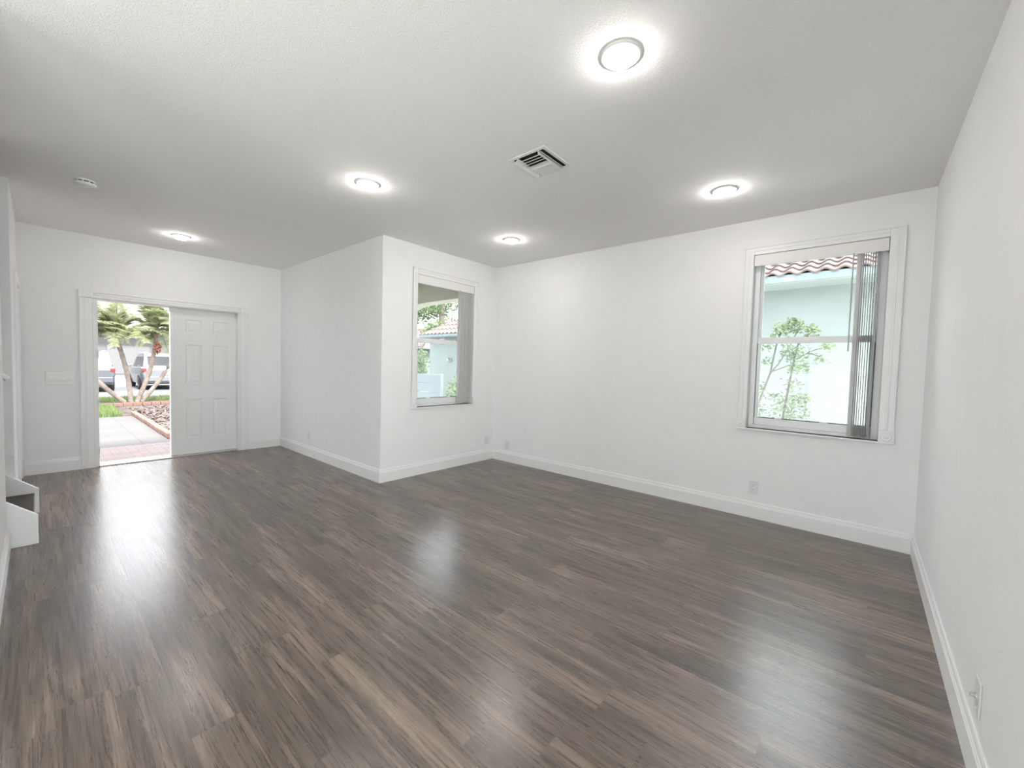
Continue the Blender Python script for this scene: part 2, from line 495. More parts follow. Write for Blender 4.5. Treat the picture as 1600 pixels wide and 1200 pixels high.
# ------------------------------------------------------------------ windows (local frame: x right, y outwards, z up)
def window(idx, loc, rz, W_, H_, label):
    root = empty('window_%d' % idx, loc, rz, label, 'window', None, 'structure')
    y0, y1 = 0.070, 0.150
    fwid = 0.045
    mb = MB()
    mb.box((0, y0, 0), (fwid, y1, H_)).box((W_ - fwid, y0, 0), (W_, y1, H_))
    mb.box((fwid, y0, H_ - fwid), (W_ - fwid, y1, H_)).box((fwid, y0, 0), (W_ - fwid, y1, 0.028))
    # inner lip
    mb.box((fwid, y0 + 0.035, 0.028), (fwid + 0.012, y1, H_ - fwid)).box((W_ - fwid - 0.012, y0 + 0.035, 0.028), (W_ - fwid, y1, H_ - fwid))
    mb.build('window_frame', M['alu'], root, 0.003)
    zm0, zm1 = 0.787, 0.843                                   # meeting rail
    # upper sash, further out
    a, b = fwid + 0.012, W_ - fwid - 0.012
    mb = MB()
    mb.box((a, 0.118, zm0 + 0.01), (b, 0.140, zm1)).box((a, 0.118, H_ - fwid - 0.03), (b, 0.140, H_ - fwid))
    mb.box((a, 0.118, zm1), (a + 0.012, 0.140, H_ - fwid - 0.03)).box((b - 0.012, 0.118, zm1), (b, 0.140, H_ - fwid - 0.03))
    up_ = mb.build('upper_sash', M['alu'], root, 0.002)
    MB().box((a + 0.012, 0.127, zm1), (b - 0.012, 0.131, H_ - fwid - 0.03)).build('pane', M['glass'], up_)
    # lower sash, nearer the room
    a, b = fwid + 0.003, W_ - fwid - 0.003
    mb = MB()
    mb.box((a, 0.080, 0.030), (b, 0.108, 0.098)).box((a, 0.080, zm0), (b, 0.108, zm1))
    mb.box((a, 0.080, 0.098), (a + 0.028, 0.108, zm0)).box((b - 0.028, 0.080, 0.098), (b, 0.108, zm0))
    lo = mb.build('lower_sash', M['alu'], root, 0.003)
    MB().box((a + 0.028, 0.092, 0.098), (b - 0.028, 0.096, zm0)).build('pane', M['glass'], lo)
    g = MB()
    g.box((a + 0.030, 0.0785, 0.098), (b - 0.030, 0.082, 0.104))
    g.box((a - 0.002, 0.0785, 0.098), (a + 0.002, 0.0815, zm0)).box((b - 0.002, 0.0785, 0.098), (b + 0.002, 0.0815, zm0))
    tag(g.build('gasket', M['gasket'], lo), 'thin black seal')
    lk = MB()
    lk.box((W_ / 2 - 0.03, 0.082, zm1), (W_ / 2 + 0.03, 0.104, zm1 + 0.012)).box((W_ / 2 - 0.008, 0.076, zm1 + 0.006), (W_ / 2 + 0.03, 0.088, zm1 + 0.018))
    lk.build('sash_lock', M['alu'], lo, 0.002)
    for u in (0.26, 0.62):
        MB().box((W_ * u - 0.028, 0.074, 0.090), (W_ * u + 0.028, 0.082, 0.104)).build('finger_lift', M['alu'], lo, 0.002)
    return root

def window_trim(idx, loc, rz, W_, H_, label, cwl, cwr):
    root = empty('trim_%d' % idx, loc, rz, label, 'trim', None, 'structure')
    d = -0.018
    mb = MB()
    ct = 0.072
    blk = 0.088
    def side(xa, xb):
        lo_, hi_ = min(xa, xb), max(xa, xb); wd = hi_ - lo_
        mb.box((lo_, 0, blk), (hi_, d * 0.55, H_ + ct))
        mb.box((xa, 0, blk), (xa + (0.012 if xa < xb else -0.012), d, H_ + ct))
        mb.box((lo_ + wd * 0.42, 0, blk), (lo_ + wd * 0.58, d * 0.8, H_))
    side(-cwl, 0.0)
    side(W_ + cwr, W_)
    mb.box((0, 0, H_), (W_, d * 0.55, H_ + ct)).box((-cwl, 0, H_ + ct - 0.012), (W_ + cwr, d, H_ + ct))
    mb.box((0, 0, H_ + ct * 0.42), (W_, d * 0.8, H_ + ct * 0.58))
    mb.build('casing', M['trim'], root, 0.003)
    sl = MB().box((-cwl - 0.004, -0.026, -0.014), (W_ + cwr + 0.004, 0.07, 0.0))
    sl.build('sill', M['trim'], root, 0.003)
    for xa, xb in ((-cwl - 0.004, -0.001), (W_ + 0.001, W_ + cwr + 0.004)):
        b_ = MB().box((xa, 0, 0.0), (xb, -0.024, blk)).build('rosette_block', M['trim'], root, 0.003)
        c = ((xa + xb) / 2, -0.024, blk / 2)
        R_ = min(xb - xa, blk) * 0.40
        MB().lathe([(R_, 0.0), (R_, -0.004), (R_ * 0.85, -0.006), (R_ * 0.62, -0.001), (R_ * 0.5, -0.001), (R_ * 0.38, -0.005), (R_ * 0.12, -0.008), (0.0005, -0.008)], c, 24, 1).build('rosette', M['trim'], b_, smooth=True)
    return root

WW, WH = WIN_W['x1'] - WIN_W['x0'], WIN_W['z1'] - WIN_W['z0']
BW, BH = WIN_B['y1'] - WIN_B['y0'], WIN_B['z1'] - WIN_B['z0']
locW, locB = (WIN_W['x0'], YW, WIN_W['z0']), (XB, WIN_B['y1'], WIN_B['z0'])
window(1, locW, 0, WW, WH, 'white single hung window looking out to the arched porch')
window(2, locB, -PI / 2, BW, BH, 'white single hung window looking out to the mint neighbouring wall')
window_trim(1, locW, 0, WW, WH, 'white casing and rosette sill around the porch window', 0.068, 0.075)
window_trim(2, locB, -PI / 2, BW, BH, 'white casing and rosette sill around the window on the long wall', 0.080, 0.092)

def blind(loc, rz, W_, H_, vanes, wand_x, label, wand_z=0.71):
    root = empty('vertical_blind', loc, rz, label, 'blind')
    zt = H_ - 0.004
    vl = MB().box((0.004, -0.006, zt - 0.098), (W_ - 0.004, -0.002, zt))
    vl.box((0.004, -0.002, zt - 0.098), (0.010, 0.062, zt)).box((W_ - 0.010, -0.002, zt - 0.098), (W_ - 0.004, 0.062, zt))
    vl.build('valance', M['valance'], root, 0.0015)
    MB().box((0.014, 0.012, zt - 0.045), (W_ - 0.014, 0.056, zt - 0.004)).build('head_rail', M['alu'], root, 0.003)
    zb = 0.016
    for x, ang in vanes:
        c, s = math.cos(ang), math.sin(ang)
        mb = MB(); rings = []
        n = 6; hw = 0.036
        for z in (zb, zt - 0.05):
            ring = []
            for k in range(n + 1):
                u = -hw + 2 * hw * k / n
                bow = 0.004 * (1 - (u / hw) ** 2)
                ring.append((x + c * u - s * bow, 0.036 + s * u + c * bow, z))
            for k in reversed(range(n + 1)):
                u = -hw + 2 * hw * k / n
                bow = 0.004 * (1 - (u / hw) ** 2) + 0.0009
                ring.append((x + c * u - s * bow, 0.036 + s * u + c * bow, z))
            rings.append(ring)
        mb.loft(rings)
        vo = mb.build('vane', M['vane'], root, smooth=False)
    MB().tube([(wand_x, -0.012, zt - 0.09), (wand_x, -0.012, wand_z)], 0.0045, 8).build('wand', M['wand'], root)
    return root
M['wand'] = mat('wand_plastic', (0.45, 0.46, 0.47), 0.3, 0.5)
# narrow-looking window: a stack pushed to the right
blind(locW, 0, WW, WH, [(0.700 + 0.021 * k, PI / 2 + 0.10 * ((k % 3) - 1)) for k in range(10)], 0.665,
      'vertical blind stacked at the right of the porch window', 0.10)
blind(locB, -PI / 2, BW, BH, [(0.742 + 0.0145 * k, PI / 2 + a) for k, a in enumerate((0.38, 0.22, 0.10, 0.05, 0.0, -0.03, -0.06, -0.10))] + [(0.868, PI / 2 - 0.06)], 0.706,
      'vertical blind bunched at the right of the window on the long wall')

# ------------------------------------------------------------------ front door
rd = empty('door_1', (1.19, YD, 0), 0, 'white double front door, right leaf closed and left side open', 'door', None, 'structure')
OFF = Vector((-1.19, -YD, 0))
def dpart(mb, name, m_, parent=rd, **k):
    o = mb.build(name, m_, parent, **k)
    if parent is rd: o.location = OFF
    return o
yd0 = YD + 0.095                                    # face of the leaf
mb = MB()
mb.box((DO['x0'], YD + 0.004, 0), (DO['x0'] + 0.032, YD + T, DO['z1'])).box((DO['x1'] - 0.022, YD + 0.004, 0), (DO['x1'], YD + T, DO['z1']))
mb.box((DO['x0'] + 0.032, YD + 0.004, DO['z1'] - 0.012), (DO['x1'] - 0.022, YD + T, DO['z1']))
mb.box((1.155, yd0 + 0.06, DO['z1'] - 0.085), (DO['x1'] - 0.022, YD + T, DO['z1'] - 0.012))
frame_o = dpart(mb, 'door_frame', M['trim'], bevel=0.003)
dpart(MB().box((DO['x0'] + 0.032, YD + 0.0, 0), (DO['x1'] - 0.022, YD + T + 0.03, 0.014)), 'threshold', M['metal'], bevel=0.004)
for z in (0.20, 0.78, 1.36, 1.82):
    hg = MB().box((DO['x0'] + 0.012, YD - 0.001, z - 0.035), (DO['x0'] + 0.030, YD + 0.006, z + 0.035))
    hg.tube([(DO['x0'] + 0.031, YD - 0.002, z - 0.04), (DO['x0'] + 0.031, YD - 0.002, z + 0.04)], 0.005, 8)
    dpart(hg, 'hinge', M['plastic'])

def panel_leaf(x0, x1, z0, z1, yf, yb, panels, sgn=1):
    """slab whose front face (at yf) carries moulded panels; built from a grid of cells"""
    mb = MB()
    xs = sorted({x0, x1, *[p[0] for p in panels], *[p[1] for p in panels]})
    zs = sorted({z0, z1, *[p[2] for p in panels], *[p[3] for p in panels]})
    for i in range(len(xs) - 1):
        for j in range(len(zs) - 1):
            a, b, c, d = xs[i], xs[i + 1], zs[j], zs[j + 1]
            if any(p[0] <= a and b <= p[1] and p[2] <= c and d <= p[3] for p in panels): continue
            mb.poly([(a, yf, c), (b, yf, c), (b, yf, d), (a, yf, d)])
    for a, b, c, d in panels:
        rings = []
        for ins, dep in ((0, 0), (0.012, 0.011), (0.020, 0.011), (0.046, 0.003)):
            rings.append([(a + ins, yf + dep, c + ins), (b - ins, yf + dep, c + ins), (b - ins, yf + dep, d - ins), (a + ins, yf + dep, d - ins)])
        mb.loft(rings, caps=False)
        mb.poly(rings[-1])
    mb.poly([(x0, yb, z0), (x1, yb, z0), (x1, yb, z1), (x0, yb, z1)])
    mb.poly([(x0, yf, z0), (x0, yb, z0), (x0, yb, z1), (x0, yf, z1)]); mb.poly([(x1, yf, z0), (x1, yb, z0), (x1, yb, z1), (x1, yf, z1)])
    mb.poly([(x0, yf, z0), (x1, yf, z0), (x1, yb, z0), (x0, yb, z0)]); mb.poly([(x0, yf, z1), (x1, yf, z1), (x1, yb, z1), (x0, yb, z1)])
    return mb
px = ((1.322, 1.500), (1.632, 1.806))
pz = ((0.235, 0.775), (0.985, 1.530), (1.690, 1.870))
leaf = panel_leaf(1.185, 1.913, 0.018, 1.945, yd0, yd0 + 0.045, [(a, b, c, d) for a, b in px for c, d in pz])
leaf_o = dpart(leaf, 'door_leaf', M['door'])
ast = MB().box((1.155, yd0 - 0.016, 0.018), (1.196, yd0 + 0.05, 1.955))
dpart(ast, 'astragal', M['trim'], bevel=0.004)
rt_ = empty('trim_3', (1.19, YD, 0), 0, 'white casing with corner blocks around the front door', 'trim', None, 'structure')
def tpart(mb, name, bevel=0.003, sm=False):
    o = mb.build(name, M['trim'], rt_, bevel, smooth=sm); o.location = OFF; return o
def casing_v(xa, xb, z1):
    mb = MB(); s = 1 if xb > xa else -1
    mb.box((xa, YD, 0), (xb, YD - 0.014, z1)).box((xa, YD - 0.013, 0), (xa + s * 0.016, YD - 0.024, z1))
    mb.box((xa + s * 0.045, YD - 0.013, 0), (xa + s * 0.055, YD - 0.018, z1)).box((xb - s * 0.012, YD - 0.013, 0), (xb, YD - 0.019, z1))
    return mb
tpart(casing_v(0.318, DO['x0'], DO['z1']), 'casing')
tpart(casing_v(2.044, DO['x1'], DO['z1']), 'casing')
mb = MB()
mb.box((DO['x0'], YD, DO['z1']), (DO['x1'], YD - 0.014, 2.100)).box((DO['x0'], YD - 0.013, 2.084), (DO['x1'], YD - 0.024, 2.100))
mb.box((DO['x0'], YD - 0.013, 2.055), (DO['x1'], YD - 0.018, 2.064)).box((DO['x0'], YD - 0.013, DO['z1']), (DO['x1'], YD - 0.019, DO['z1'] + 0.012))
tpart(mb, 'head_casing')
for xa, xb in ((0.312, DO['x0']), (DO['x1'], 2.050)):
    tpart(MB().box((xa, YD, DO['z1']), (xb, YD - 0.028, 2.108)), 'corner_block', 0.005)

# closet door in the left wall, seen edge-on
rc = empty('door_2', (XL, 6.46, 0), 0, 'white closet door on the left wall seen almost edge on', 'door', None, 'structure')
OFC = Vector((-XL, -6.46, 0))
o = MB().box((XL - 0.10, D2['y0'] + 0.015, 0.01), (XL - 0.06, D2['y1'] - 0.015, D2['z1'] - 0.015)).build('door_leaf', M['door'], rc, 0.002); o.location = OFC
mb = MB()
mb.box((XL - T, D2['y0'], 0), (XL, D2['y0'] + 0.013, D2['z1'])).box((XL - T, D2['y1'] - 0.013, 0), (XL, D2['y1'], D2['z1'])).box((XL - T, D2['y0'] + 0.013, D2['z1'] - 0.013), (XL, D2['y1'] - 0.013, D2['z1']))
o = mb.build('door_frame', M['trim'], rc); o.location = OFC
mb = MB()
for ya, yb in ((D2['y0'] - 0.085, D2['y0']), (D2['y1'], D2['y1'] + 0.085)): mb.box((XL, ya, 0), (XL + 0.018, yb, D2['z1'] + 0.085))
mb.box((XL, D2['y0'], D2['z1']), (XL + 0.018, D2['y1'], D2['z1'] + 0.085))
o = mb.build('casing', M['trim'], rc, 0.003); o.location = OFC

# ------------------------------------------------------------------ stair
rs = empty('staircase', (-0.1, 4.82, 0), 0, 'boxed staircase with brown treads and white side boards at left edge', 'staircase')
OFS = Vector((0.1, -4.82, 0))
def spart(mb, name, m_, parent=rs, bevel=0.0):
    o = mb.build(name, m_, parent, bevel)
    if parent is rs: o.location = OFS
    return o
RISE, RUN = 0.175, 0.20
X0 = -0.045
for k in range(9):
    x, z = X0 - RUN * k, RISE * (k + 1)
    if k == 0:
        spart(MB().box((x - 0.018, Y_ST0 + 0.030, 0), (x, Y_ST1 - 0.035, z - 0.03)), 'riser', M['trim'])
    else:
        spart(MB().box((x - 0.018, Y_ST0 + 0.030, z - RISE), (x, Y_ST1 - 0.035, z - 0.03)), 'riser', M['tread'])
    spart(MB().box((x - RUN - 0.018, Y_ST0 + 0.030, z - 0.03), (x + 0.012, Y_ST1 - 0.035, z)), 'tread', M['tread'], bevel=0.006)
sl = 0.86
for y0, y1, xe in ((Y_ST0 + 0.0, Y_ST0 + 0.03, -0.014), (Y_ST1 - 0.032, Y_ST1 - 0.002, -0.010)):
    xf = -1.9
    pts = [(xe, 0), (xe, 0.205), (xf, 0.205 + (xe - xf) * sl), (xf, 0.0)]
    spart(MB().prism(pts, 1, y0, y1), 'stringer', M['trim'], bevel=0.003)
zc = 0.475
spart(MB().prism([(-0.14, zc), (-0.14, zc + .024), (-1.9, zc + .024 + 1.76 * sl), (-1.9, zc + 1.76 * sl)], 1, Y_ST1 - 0.012, Y_ST1 - 0.001), 'skirt_cap', M['trim'])
rh = empty('handrail', (-1.0, Y_ST1 - 0.06, 1.1), 0, 'white sloping handrail on the grey stairwell wall', 'handrail')
def hz(x): return 1.115 + (-0.137 - x) * sl
o = MB().tube([(-0.16, Y_ST1 - 0.065, hz(-0.16)), (-1.9, Y_ST1 - 0.065, hz(-1.9))], 0.022, 12).build('rail', M['trim'], rh); o.location = (1.0, -(Y_ST1 - 0.06), -1.1)
for x in (-0.35, -1.0, -1.7):
    o = MB().tube([(x, Y_ST1 - 0.065, hz(x) - 0.02), (x, Y_ST1 - 0.05, hz(x) - 0.06), (x, Y_ST1, hz(x) - 0.07)], 0.007, 8).build('bracket', M['trim'], rh); o.location = (1.0, -(Y_ST1 - 0.06), -1.1)

# ------------------------------------------------------------------ ceiling fittings
def downlight(loc, label):
    root = empty('recessed_light', loc, 0, label, 'light', 'recessed ceiling lights')
    MB().lathe([(0.088, 0.0), (0.090, -0.004), (0.086, -0.009), (0.072, -0.012), (0.066, -0.009), (0.064, 0.0)], n=48).build('trim_ring', M['plastic'], root, smooth=True)
    MB().lathe([(0.066, -0.009), (0.0625, -0.021), (0.053, -0.031), (0.036, -0.037), (0.015, -0.0395), (0.0005, -0.040)], n=48).build('lens', M['lens'], root, smooth=True)
    return root
LP = [((1.721, 0.891), 'round lit ceiling light nearest the camera, at top of the photo'),
      ((1.711, 3.022), 'round lit ceiling light left of the air vent'),
      ((3.476, 0.881), 'round lit ceiling light in front of the window on the long wall'),
      ((3.442, 3.026), 'round lit ceiling light above the room corner by the porch window'),
      ((1.102, 6.058), 'round lit ceiling light in front of the front door')]
l0 = None
for (x, y), lab in LP:
    if l0 is None:
        l0 = downlight((x, y, H), lab)
    else:
        c = copy_tree(l0); c.location = (x, y, H); c['label'] = lab

# air register
av = empty('air_vent', (2.27, 1.752, H), 0, 'white square louvred air vent with dark slots on the ceiling', 'vent')
hx, hy = 0.162, 0.152
mb = MB()
f_ = 0.026
def fl(x0, y0, x1, y1): mb.box((x0, y0, -0.007), (x1, y1, 0.0))
fl(-hx, -hy, hx, -hy + f_); fl(-hx, hy - f_, hx, hy); fl(-hx, -hy + f_, -hx + f_, hy - f_); fl(hx - f_, -hy + f_, hx, hy - f_)
mb.build('vent_frame', M['plastic'], av, 0.004)
MB().box((-hx + f_, -hy + f_, -0.0015), (hx - f_, hy - f_, -0.0005)).build('duct_shade', M['dark'], av)  # flat dark sheet, the shade of the duct put into its colour
ix, iy = hx - f_, hy - f_
def blade(cx, cy, ln, along, tilt, wd=0.03):
    """thin sloping blade hanging from the frame"""
    c, s = math.cos(tilt), math.sin(tilt)
    z = -0.013
    th = 0.0012
    if along == 'y':
        pts = [(cx + c * u - s * v, z + s * u + c * v) for u, v in ((-wd / 2, -th), (wd / 2, -th), (wd / 2, th), (-wd / 2, th))]
        return MB().prism(pts, 1, cy - ln / 2, cy + ln / 2)
    pts = [(cy + c * u - s * v, z + s * u + c * v) for u, v in ((-wd / 2, -th), (wd / 2, -th), (wd / 2, th), (-wd / 2, th))]
    return MB().prism(pts, 0, cx - ln / 2, cx + ln / 2)
for k in range(8):
    x = -ix + 0.028 + k * (2 * ix - 0.056) / 7
    t_ = math.radians(-42 if k < 4 else 42)
    blade(x, 0.0, 2 * iy - 0.085, 'y', -t_, 0.026).build('louvre', M['plastic'], av)
blade(0, -iy + 0.020, 2 * ix - 0.01, 'x', math.radians(38), 0.030).build('louvre', M['plastic'], av)
blade(0, iy - 0.020, 2 * ix - 0.01, 'x', math.radians(-38), 0.034).build('louvre', M['plastic'], av)
for y in (-iy + 0.041, iy - 0.041): MB().box((-ix, y - 0.0012, -0.022), (ix, y + 0.0012, -0.002)).build('divider', M['plastic'], av)

sm = empty('smoke_detector', (0.272, 4.835, H), 0, 'small round white smoke detector on the ceiling near the stair', 'smoke detector')
MB().lathe([(0.066, 0.0), (0.066, -0.010), (0.060, -0.012)], n=40, caps=True).build('base', M['plastic'], sm)
MB().lathe([(0.058, -0.012), (0.058, -0.020)], n=40).build('slot', M['dark'], sm)
MB().lathe([(0.058, -0.020), (0.065, -0.021), (0.065, -0.033), (0.058, -0.042), (0.040, -0.045), (0.038, -0.043), (0.024, -0.043), (0.022, -0.046), (0.0005, -0.047)], n=40).build('cover', M['plastic'], sm, smooth=False)
for k in range(10):
    a = 2 * PI * k / 10
    MB().box((0.0585 * math.cos(a) - 0.004, 0.0585 * math.sin(a) - 0.004, -0.021), (0.0585 * math.cos(a) + 0.004, 0.0585 * math.sin(a) + 0.004, -0.011)).build('rib', M['plastic'], sm)

# ------------------------------------------------------------------ outlets and switches (local: x right, y into the wall, z up)
def plate_base(root, w_, h_):
    return MB().box((-w_ / 2, -0.006, -h_ / 2), (w_ / 2, 0, h_ / 2)).build('cover_plate', M['switch'], root, 0.003)
def outlet(loc, rz, label):
    r = empty('wall_outlet', loc, rz, label, 'outlet')
    p = plate_base(r, 0.076, 0.120)
    for z in (-0.021, 0.021):
        f0 = MB().box((-0.017, -0.009, z - 0.014), (0.017, -0.005, z + 0.014)).build('socket', M['plastic'], r, 0.002)
        s_ = MB()
        for x in (-0.0065, 0.0065): s_.box((x - 0.0012, -0.0095, z - 0.002), (x + 0.0012, -0.0088, z + 0.007))
        s_.lathe([(0.0025, -0.0095), (0.0025, -0.0088)], (0, 0, z - 0.008), 10, 1, True)
        s_.build('slot', M['dark'], f0)
    MB().lathe([(0.003, -0.006), (0.003, -0.0075), (0.0005, -0.008)], (0, 0, 0), 12, 1).build('screw', M['switch'], r)
    return r
def coax(loc, rz, label):
    r = empty('cable_outlet', loc, rz, label, 'outlet')
    plate_base(r, 0.076, 0.120)
    j = MB().lathe([(0.009, -0.006), (0.009, -0.010), (0.0055, -0.0101), (0.0055, -0.022), (0.002, -0.022), (0.002, -0.012)], (0, 0, 0.0), 16, 1)
    j.build('jack', M['brass'], r)
    for z in (-0.042, 0.042): MB().lathe([(0.003, -0.006), (0.003, -0.0075), (0.0005, -0.008)], (0, 0, z), 12, 1).build('screw', M['switch'], r)
    return r
outlet((4.196, YW, 0.282), 0, 'white outlet plate under the porch window beside the room corner')
coax((XB, 3.775, 0.235), -PI / 2, 'white cable plate on the long wall beside the room corner')
outlet((XB, 0.725, 0.288), -PI / 2, 'white outlet plate under the window on the long wall')
outlet((XS, 5.890, 0.292), -PI / 2, 'white outlet plate on the wall side leading to the front door')
coax((2.062, YR, 0.272), PI, 'white cable plate on the right wall near the bottom of the photo')
sw = empty('light_switch', (0.166, YD, 1.075), 0, 'wide white switch plate left of the front door', 'switch')
plate_base(sw, 0.226, 0.150)
for k in range(4):
    x = -0.072 + 0.048 * k
    MB().prism([(-0.006, -0.028), (-0.011, -0.026), (-0.0075, 0.0), (-0.006, 0.028)][::1], 0, x - 0.016, x + 0.016).build('rocker', M['plastic'], sw)

# ================================================================== outside
struct(MB().box((-5.0, -4.2, 2.50), (3.0, YR - T - 0.01, 2.62)), 'sun_block_roof', M['soffit'], 'added unseen roof blocking the sun at the glass door behind the camera', 'roof')  # added out of view to keep sun and high sky off the glass door
G = -0.12
rng = random.Random(7)
def ground(name, x0, x1, y0, y1, z, m_, label, cat, th=0.1):
    return struct(MB().box((x0, y0, z - th), (x1, y1, z)), name, m_, label, cat)
ground('side_yard', -40, 60, -30, YD + T, G - 0.02, M['gravel'], 'pale gravel side yard between the houses', 'ground')  # unseen ground, kept pale so it bounces light up to the ceiling
ground('front_yard', -40, 4.9, YD + T, 19.4, G - 0.02, M['soil'], 'dark mulch ground in front of the house', 'ground')
ground('gravel_strip', 4.9, 60, YD + T, 19.4, G - 0.02, M['drive'], 'pale gravel ground beyond the porch', 'ground')  # pale ground added instead of dark soil, bounces light onto the house wall
ground('street', -60, 80, 19.4, 60, G - 0.03, M['street'], 'pale concrete street and drive across', 'street')
ground('landing', -0.8, 2.6, YD + T, 9.05, G + 0.004, M['landing'], 'reddish brick landing outside the front door', 'landing', 0.2)
ground('garden_path', -0.6, 1.50, 9.05, 13.6, G, M['path'], 'pale square paver path leading from the front door', 'path')

def brick_obj():
    mb = MB().box((-0.05, -0.10, 0), (0.05, 0.10, 0.09))
    return mb.build('edging_brick', M['brick'], None, 0.008)
b0 = brick_obj()
first = True
def put_brick(x, y, rz, label, group):
    global first
    o = b0 if first else b0.copy()
    if not first: COL.objects.link(o)
    first = False
    o.location = (x, y, G - 0.02); o.rotation_euler = (0, 0, rz)
    tag(o, label, 'brick', group)
for k in range(21):
    put_brick(1.575 + rng.uniform(-.01, .01), 9.72 + 0.212 * k, rng.uniform(-.06, .06), 'orange brick in the edging row beside the pale path', 'bricks along the path')
for k in range(12):
    put_brick(1.10 + 0.215 * k, 16.6 + rng.uniform(-.02, .02) + 0.12 * math.sin(k / 12 * PI), PI / 2 + rng.uniform(-.08, .08), 'pinkish brick in the row around the palm bed', 'bricks around the palm bed')

def grass(name, x0, x1, y0, y1, n, h, label):
    mb = MB()
    for k in range(n):
        x, y = rng.uniform(x0, x1), rng.uniform(y0, y1)
        a = rng.uniform(0, 2 * PI); hh = h * rng.uniform(.6, 1.2); l = hh * rng.uniform(.1, .6); w_ = 0.008
        dx, dy = math.cos(a), math.sin(a)
        mb.poly([(x - dy * w_, y + dx * w_, G - .02), (x + dy * w_, y - dx * w_, G - .02), (x + dx * l, y + dy * l, G + hh)])
    return tag(mb.build(name, M['blade']), label, 'grass', None, 'stuff')
grass('lawn_grass', -0.4, 1.35, 13.65, 16.4, 5200, 0.13, 'bright green grass patch beyond the pale path')
grass('verge_grass', 0.6, 4.4, 18.3, 19.4, 4200, 0.12, 'green grass strip beside the street behind the palms')
mb = MB()
for k in range(3500):
    x, y = rng.uniform(1.69, 3.6), rng.uniform(9.3, 16.3)
    a = rng.uniform(0, PI); l, w_ = rng.uniform(.02, .05), rng.uniform(.008, .018); z = G - .02 + rng.uniform(0, .02); t_ = rng.uniform(-.015, .015)
    c, s = math.cos(a), math.sin(a)
    mb.poly([(x + c * l - s * w_, y + s * l + c * w_, z + t_), (x - c * l - s * w_, y - s * l + c * w_, z - t_), (x - c * l + s * w_, y - s * l - c * w_, z - t_ + .008), (x + c * l + s * w_, y + s * l - c * w_, z + t_ + .008)])
tag(mb.build('mulch', M['chip']), 'brown wood mulch in the bed beside the path', 'mulch', None, 'stuff')

# ---- clump of date palms
PB = Vector((2.02, 18.0, G - .02))
pr = empty('palm_tree', PB, 0, 'multi trunk palm with arching green fronds seen through the open door', 'palm tree')
heads = [Vector((1.62, 17.9, 1.92)), Vector((0.72, 17.7, 1.95)), Vector((2.60, 18.0, 2.12)), Vector((3.25, 17.9, 2.15))]
bases = [Vector((1.96, 18.0, 0)), Vector((1.80, 17.95, 0)), Vector((2.10, 18.0, 0)), Vector((2.22, 18.05, 0))]
bows = [0.06, -0.28, 0.10, 0.16]
for hd, bs, bw in zip(heads, bases, bows):
    b = Vector((bs.x, bs.y, G - .02)); path = []; rad = []
    for k in range(15):
        t_ = k / 14
        p = b.lerp(hd, t_) + Vector((bw * math.sin(t_ * PI) * (1 if bw < 0 else 1), 0, 0))
        path.append(p); rad.append((0.062 if k % 2 else 0.071) * (1 - .1 * t_))
    MB().tube([p - PB for p in path], rad, 10).build('trunk', M['trunk'], pr)
def frond_mesh(seed, L_=1.25, droop=0.9):
    r = random.Random(seed); mb = MB()
    pts = []
    for k in range(15):
        t_ = k / 14
        pts.append(Vector((L_ * t_ * (1 - .12 * t_ * t_), 0, 0.55 * t_ - droop * t_ * t_)))
    mb.tube(pts, [0.013 * (1 - .8 * k / 14) + .002 for k in range(15)], 5)
    for k in range(58):
        t_ = 0.13 + .86 * k / 57
        i = min(13, int(t_ * 14)); p = pts[i].lerp(pts[i + 1], t_ * 14 - i); d = (pts[i + 1] - pts[i]).normalized()
        ln = 0.34 * math.sin(min(1, .25 + t_ * .95) * PI * .86) * r.uniform(.85, 1.1) + .03
        for sd_ in (-1, 1):
            dr = (d * .55 + Vector((0, sd_ * .8, r.uniform(-.05, .28)))).normalized()
            e = p + dr * ln - Vector((0, 0, ln * ln * .9)); mid = p + dr * ln * .5
            w_ = d * 0.009
            mb.poly([p - w_ * .5, mid - w_, e, mid + w_, p + w_ * .5])
    me_o = mb.build('frond', M['frond'], pr)
    return me_o
protos = [frond_mesh(s_, l_, d_) for s_, l_, d_ in ((1, 1.55, .95), (2, 1.4, 1.15), (3, 1.6, .75))]
used = set()
for hi, hd in enumerate(heads):
    for k in range(20):
        pi_ = rng.randrange(3)
        src = protos[pi_]
        if pi_ in used:
            o = src.copy(); COL.objects.link(o); o.parent = pr
        else:
            o = src; used.add(pi_)
        az = k * 2.399 + hi
        pitch = rng.uniform(-1.2, 0.25) if k > 8 else rng.uniform(-2.0, -1.0)
        o.location = hd - PB + Vector((0, 0, rng.uniform(-.05, .06)))
        o.rotation_euler = (rng.uniform(-.2, .2), pitch * .8, az)
fc = MB()
cF = Vector((2.60, 17.80, 1.66)) - PB
for k in range(110):
    t_ = rng.random(); a = rng.uniform(0, 2 * PI)
    r_ = 0.15 * math.sin(min(1, t_ * 1.05 + .03) * PI) ** .6 * (0.45 + .6 * t_) * math.sqrt(rng.random())
    p = cF + Vector((math.cos(a) * r_, math.sin(a) * r_, .2 - .42 * t_)); q = .022
    fc.lathe([(.001, -q), (q * .8, -q * .5), (q, 0), (q * .8, q * .5), (.001, q)], p, 6)
tag(fc.build('fruit_cluster', M['fruit'], pr), 'red brown hanging fruit')

